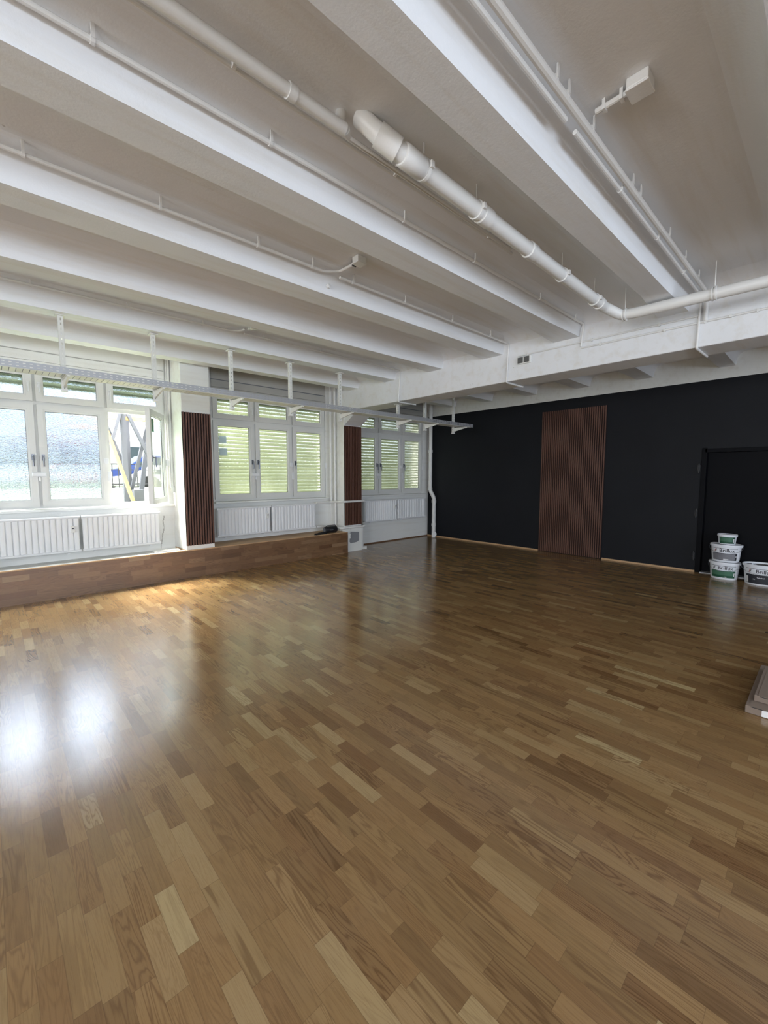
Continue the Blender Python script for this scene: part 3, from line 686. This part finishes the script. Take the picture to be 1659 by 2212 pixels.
# ------------------------------------------------------------------ speaker and cloth on the plinth
sp = empty('portable_speaker', (5.10, 6.96, .438), 'black cylindrical portable speaker on the plinth end beside the far pillar', 'speaker')
SX, SY, SZ = 5.03, 6.97, .438+.068
MB().tube([(SX-.145, SY, SZ), (SX-.14, SY, SZ), (SX-.12, SY, SZ), (SX+.12, SY, SZ), (SX+.14, SY, SZ), (SX+.145, SY, SZ)], [.05, .058, .066, .066, .058, .05], 24).build('body', M['dark'], sp, smooth=True)
MB().tube([(SX-.147, SY, SZ), (SX-.150, SY, SZ)], .042, 20).build('end_membrane', M['darkmetal'], sp, smooth=True)
MB().tube(fillet([(SX-.12, SY-.02, SZ+.06), (SX-.10, SY-.03, SZ+.085), (SX+.10, SY-.03, SZ+.085), (SX+.12, SY-.02, SZ+.06)], .03), .008, 8).build('carry_handle', M['dark'], sp, smooth=True)
MB().tube([(SX-.06, SY-.066, SZ), (SX+.02, SY-.068, SZ)], .012, 8).build('badge', M['darkmetal'], sp)
c = MB(); random.seed(4); nx, ny = 12, 6
for j in range(ny+1):
    for i in range(nx+1):
        u, v = i/nx, j/ny; edge = min(u, 1-u, v, 1-v)
        c.v.append((4.62+.26*u+.02*sin(v*7), 6.88+.14*v*(.35+.65*u), .4385+(.0 if edge < .05 else .012+.02*u*abs(sin(u*9+v*5))+.012*random.random())))
for j in range(ny):
    for i in range(nx): a = j*(nx+1)+i; c.face((a, a+1, a+nx+2, a+nx+1))
o = c.build('cloth_bag', M['felt'], org=(4.8, 6.93, .44), smooth=True); solid(o, .003); tag(o, 'flat black cloth bag lying left of the portable speaker on the plinth', 'bag')

# offcuts by the front pillar
for (x0, x1, y0, y1, z, rz, lab) in ((1.55, 2.12, 6.98, 7.05, .405, .05, 'long white board offcut lying lowest on the ledge by the front slatted pillar'),
                                (1.78, 2.14, 6.97, 7.10, .43, -.08, 'short white board offcut stacked crosswise on the ledge by the front slatted pillar'),
                                (1.92, 2.12, 7.10, 7.18, .405, .06, 'small white board offcut leaning at the back of the ledge near the cracked wall')):
    cx, cy = (x0+x1)/2, (y0+y1)/2
    o = MB().box(-(x1-x0)/2, (x1-x0)/2, -(y1-y0)/2, (y1-y0)/2, 0, .022).build('board_offcut', M['upvc'], org=(0, 0, 0))
    o.location = (cx, cy, z); o.rotation_euler = (0, 0, rz); tag(o, lab, 'board')

# ------------------------------------------------------------------ paint buckets
CAMXY = (0.0, 0.0)
def bucket(cx, cy, z, a, b, h, label, style, yaw):
    """a = half width across, b = half depth, tapered oval tub"""
    e = empty('paint_bucket', (cx, cy, z), label, 'bucket', 'paint buckets by the black door')
    e.rotation_euler = (0, 0, yaw); O = (0, 0, 0)
    t = .87
    def R0(zz): return t+(1-t)*zz/h
    c = MB(); prof = [(t*.97, 0), (t, .006)]+[(R0(h*k/8), h*k/8) for k in range(1, 9)]
    if style == 'D': prof += [(R0(h)*.965, h), (R0(h*.3)*.95, h*.25)]
    c.lathe((0, 0, 0), prof, 48, b, a); c.build('tub', M['tub'], e, org=O, smooth=True)
    if style == 'D':
        MB().lathe((0, 0, h*.80), [(.90, 0), (.90, .004)], 48, b, a).build('paint_surface', M['paint_black'], e, org=O, smooth=True)
        MB().lathe((0, 0, h-.03), [(1.0, 0), (1.05, 0), (1.06, .03), (1.03, .034), (.97, .032), (.97, 0)], 48, b, a, cap=False).build('rim', M['tub'], e, org=O, smooth=True)
        c = MB()
        for k in range(20):
            an = pi*.9+random.random()*1.6; rr = R0(h)*.955; zz = h*.82+random.random()*.03
            c.poly([(rr*b*cos(an+q)*.995, rr*a*sin(an+q)*.995, zz+w) for q, w in ((-.05, -.03), (.05, -.03), (.04, .02), (-.04, .025))])
        c.build('paint_smear', M['paint_black'], e, org=O)
        MB().lathe((0, 0, 0), [(.90, h*.80), (R0(h*.93)*.958, h*.93)], 48, b, a, cap=False).build('paint_film', M['paint_black'], e, org=O, smooth=True)
    else:
        MB().lathe((0, 0, h-.028), [(1.0, -.002), (1.055, 0), (1.07, .022), (1.055, .034), (1.02, .036), (.97, .026), (.0, .024)], 48, b, a, cap=False).build('lid', M['tub'], e, org=O, smooth=True)
    # wrapped artwork: s = arc position across the front (metres), zz height
    def wrap(s, zz, off=.0012):
        an = pi + s/(a*.97)      # front faces -X
        k = R0(zz); return ((k*b+off)*cos(an), (k*a+off)*sin(an), zz)
    def patch(s0, s1, z0, z1, mat, nm, off=.0012):
        c = MB(); n = 14
        for i in range(n+1):
            s = s0+(s1-s0)*i/n; c.v.append(wrap(s, z0, off)); c.v.append(wrap(s, z1, off))
        for i in range(n): c.face((2*i, 2*i+2, 2*i+3, 2*i+1))
        return c.build(nm, mat, LB[0] or e, org=O)
    def words(txt, s, zz, size, mat, nm, bold=.0, off=.003):
        vs, fs = text_pts(txt, size, bold); c = MB()
        c.v = [wrap(s+v.x, zz+v.y, off) for v in vs]
        for f in fs: c.face(f)
        return c.build(nm, mat, LB[0] or e, org=O)
    w = a*.92; LB = [None]
    if style == 'C':
        LB[0] = patch(-w*1.05, w*.95, h*.10, h*.78, M['green'], 'label'); patch(-w*1.0, w*.6, h*.30, h*.74, M['green2'], 'label_field', .002)
        patch(w*.70, w*.86, h*.18, h*.62, M['paper'], 'label_field', .002)
    else:
        LB[0] = patch(-w*1.05, w*1.05, h*.08, h*.84, M['tub'], 'label')
        patch(-w, w, h*.80, h*.82, M['ink'], 'stripe', .002)
        words('Brillux', w*.18, h*.605, .074, M['ink'], 'lettering', .0009)
        for i, (m_, dx) in enumerate(((M['red'] if style != 'A' else M['ink'], 0), (M['ink'], .014))):
            s0 = -w*.78+dx; c = MB(); c.v = [wrap(s0+p, h*.615+q, .003) for p, q in ((0, 0), (.008, 0), (.026, .042), (.018, .042))]; c.face((0, 1, 2, 3)); c.build('logo_stroke', m_, LB[0], org=O)
        c = MB(); c.v = [wrap(-w*.78+p, h*.615+q, .003) for p, q in ((.002, .022), (.006, .022), (.018, .012), (.012, .008))]; c.face((0, 1, 2, 3)); c.build('logo_stroke', M['ink'], LB[0], org=O)
        if style == 'A':
            patch(-w, w, h*.12, h*.53, M['green'], 'label_field', .002); patch(-w, w*.8, h*.26, h*.53, M['green2'], 'label_field', .003)
            patch(-w*.35, w*.12, h*.485, h*.525, M['ink'], 'stripe', .004); patch(w*.84, w*.94, h*.22, h*.42, M['paper'], 'label_field', .003)
            patch(w*.15, w*.30, h*.15, h*.19, M['paper'], 'label_field', .003)
        elif style == 'B':
            patch(-w, w, h*.12, h*.53, M['ink'], 'label_field', .002); patch(-w*.98, w*.82, h*.14, h*.51, M['grey'], 'label_field', .003)
            patch(w*.86, w*.96, h*.33, h*.38, M['paper'], 'label_field', .003); patch(-.01, w*.32, h*.15, h*.20, M['paper'], 'label_field', .004)
        else:
            patch(-w*1.02, w*1.1, h*.08, h*.53, M['ink'], 'label_field', .002)
            patch(-w*1.0, -w*.84, h*.10, h*.42, M['paper'], 'label_field', .003)
            words('Tiefenfinish', 0.0, h*.36, .021, M['paper'], 'lettering', .0006, .004); words('991', -w*.40, h*.27, .021, M['paper'], 'lettering', .0006, .004)
    # wire bail hanging down the sides
    pts = [(b*.3*cos(t_)-.02, a*1.07*sin(t_)*1.0, 0) for t_ in (0,)]
    c = MB(); path = []
    for i in range(13):
        an = pi/2+pi*i/12; path.append((cos(an)*b*1.10, sin(an)*a*1.09, h*.86-(.09 if style != 'C' else .03)*abs(cos(an))**1.0))
    if style != 'C': c.tube(path, .0018, 6).build('bail', M['darkmetal'], e, org=O, smooth=True)
    return e
YB = math.atan2(1.1, 8.3)
bucket(8.31, 1.105, 0, .188, .15, .262, 'white paint bucket with green label, at the bottom of the stack by the black door', 'A', YB-.12)
bucket(8.31, 1.10, .272, .190, .15, .262, 'white paint bucket with grey label, in the middle of the stack', 'B', YB-.12)
bucket(8.31, 1.095, .543, .118, .10, .145, 'small white tub with green label on top of the bucket stack', 'C', YB+.05)
bucket(8.24, .66, 0, .215, .165, .30, 'open white bucket with black label and dark paint inside, right of the stack', 'D', YB-.1)

# ------------------------------------------------------------------ cardboard parcels
def parcel(x0, x1, y0, y1, z0, z1, rz, label, sticker):
    e = empty('cardboard_box', (x0, y1, z0), label, 'box'); e.rotation_euler = (0, 0, rz); L, Wd, H = x1-x0, y1-y0, z1-z0
    MB().box(0, L, -Wd, 0, 0, H).build('carton', M['card'], e, org=(0, 0, 0), bevel=.004)
    MB().box(-.0012, L*.9, -.115, -.02, H, H+.0015).build('flap', M['card'], e, org=(0, 0, 0))
    MB().box(-.002, .0, -.10, -.03, H-.006, H-.002).build('slit', M['dark'], e, org=(0, 0, 0))
    if sticker:
        la = MB().box(-.002, 0, -.20, -.085, .004, H-.004).build('label', M['paper'], e, org=(0, 0, 0))
        vs, fs = text_pts('JYSK', .05, .001); c = MB(); c.v = [(-.003, -.17+v.y*1.0, .012+(v.x+.055)*.6) for v in vs]
        for f in fs: c.face(f)
        c.build('lettering', M['ink'], la, org=(0, 0, 0))
    return e
parcel(3.66, 4.55, -.30, .325, 0, .052, 0, 'flat brown cardboard box lying on the floor, with a white label on its end', True)
parcel(3.76, 4.40, -.30, .292, .055, .098, .0, 'smaller flat cardboard box lying on top of the labelled one', False)

# ------------------------------------------------------------------ outside the windows
GZ0 = .95
tag(MB().box(-30, 45, 7.75, 60, GZ0-.4, GZ0).build('ground', M['grass'], org=(0, 8, GZ0)), kind='structure')
def beam(nm, p, q, a, b, mat, label, cat='beam'):
    o = MB().bar(p, q, a, b).build(nm, mat, org=p); return tag(o, label, cat)
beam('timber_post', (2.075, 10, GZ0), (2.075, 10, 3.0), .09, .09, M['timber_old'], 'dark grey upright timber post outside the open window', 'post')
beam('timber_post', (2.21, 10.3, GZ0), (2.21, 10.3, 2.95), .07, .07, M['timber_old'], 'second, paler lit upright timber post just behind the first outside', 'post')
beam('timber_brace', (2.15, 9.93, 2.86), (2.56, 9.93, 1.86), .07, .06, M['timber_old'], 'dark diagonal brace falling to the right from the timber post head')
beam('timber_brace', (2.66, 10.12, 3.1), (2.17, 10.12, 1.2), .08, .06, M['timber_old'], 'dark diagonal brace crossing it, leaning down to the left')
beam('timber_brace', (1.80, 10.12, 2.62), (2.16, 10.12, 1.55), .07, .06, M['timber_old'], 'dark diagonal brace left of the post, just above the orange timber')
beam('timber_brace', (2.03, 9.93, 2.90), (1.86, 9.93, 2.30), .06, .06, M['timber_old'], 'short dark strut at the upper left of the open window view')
beam('timber_brace', (1.66, 9.4, 2.52), (2.10, 9.4, GZ0+.0), .10, .05, M['timber'], 'new orange timber brace leaning outside the open window', 'beam')
beam('timber_beam', (1.2, 10.0, 2.76), (3.4, 10.0, 2.76), .07, .07, M['timber'], 'horizontal timber beam across the top of the braced frame outside', 'beam')
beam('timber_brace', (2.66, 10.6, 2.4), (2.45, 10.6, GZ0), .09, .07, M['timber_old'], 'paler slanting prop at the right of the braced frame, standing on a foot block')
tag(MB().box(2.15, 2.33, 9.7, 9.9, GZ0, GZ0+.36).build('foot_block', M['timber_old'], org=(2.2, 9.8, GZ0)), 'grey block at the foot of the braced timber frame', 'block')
fn = empty('iron_fence', (2, 13, GZ0), 'black iron fence standing on the low white wall outside', 'fence')
c = MB()
for z in (1.90, 1.75, 1.37): c.box(-8, 14, 12.985, 13.015, z-.014, z+.014)
c.build('rail', M['iron'], fn)
c = MB()
for i in range(150): x = -7.9+i*.145; c.box(x-.009, x+.009, 12.99, 13.01, 1.27, 1.90)
c.build('bars', M['iron'], fn)
tag(MB().box(-8, 14, 12.85, 13.15, GZ0, 1.27).build('garden_wall', M['stone'], org=(3, 13, GZ0)), 'low white stone wall under the iron fence', 'wall')
bd = empty('building', (3, 26, GZ0), 'white building facade across the street', 'building')
MB().box(-16, 32, 26, 30, GZ0-.2, 3.4).build('wall', M['facade'], bd)
for i, x in enumerate([-9, -6, -3, 0, 3, 5.75, 9, 12, 15, 18]):
    f = MB().box(x-.45, x+.45, 25.93, 26, 2.0, 3.2).build('window', M['upvc'], bd); MB().box(x-.36, x+.36, 25.91, 25.93, 2.08, 3.12).build('pane', M['glassdark'], f)
def car(x, y, l, mat, label, h=1.35):
    e = empty('car', (x, y, GZ0), label, 'car'); g = GZ0; k = h/1.35
    MB().prism([(x, g+.3), (x+l, g+.3), (x+l, g+.75*k), (x+l*.93, g+.88*k), (x+l*.78, g+.92*k), (x+l*.64, g+1.35*k), (x+l*.3, g+1.38*k), (x+l*.16, g+.95*k), (x, g+.82*k)], 'Y', y, y+1.6).build('body', mat, e, bevel=.06)
    MB().prism([(x+l*.75, g+.93*k), (x+l*.635, g+1.28*k), (x+l*.32, g+1.30*k), (x+l*.2, g+.95*k)], 'Y', y-.01, y+1.61).build('side_glass', M['glassdark'], e)
    for wx in (x+l*.2, x+l*.8):
        MB().tube([(wx, y-.02, g+.32), (wx, y+.2, g+.32)], .32, 20).build('wheel', M['dark'], e, smooth=True)
car(2.95, 17, 4.1, M['blue'], 'blue car parked behind the iron fence')
car(1.2, 22, 3.35, M['carred'], 'red car parked behind the iron fence, left of the blue one', 1.15)

car(2.95, 15, 4.2, M['stone'], 'white car parked closest behind the iron fence, in front of the blue one', .98)
# stickers on the panes
def on_pane(nm, x0, x1, z0, z1, mat, label, cat='sticker'):
    return tag(MB().box(x0, x1, YI+.012, YI+.0145, z0, z1).build(nm, mat, org=(x0, YI, z0)), label, cat)
on_pane('paper_note', 2.985, 3.12, 2.17, 2.29, M['note'], 'upper of two pale paper notes stuck on the left pane of the second window', 'note')
on_pane('paper_note', 2.99, 3.13, 1.95, 2.08, M['note'], 'lower of two pale paper notes stuck on the left pane of the second window', 'note')
# green sticker on the open sash
for s_ in w1.children:
    if s_.name.startswith('sash') and abs(s_.rotation_euler.z) > .1:
        st = MB().box(-.66, -.50, .022, .026, 1.06, 1.25).build('sticker', M['sticker'], s_, org=(0, 0, 0))
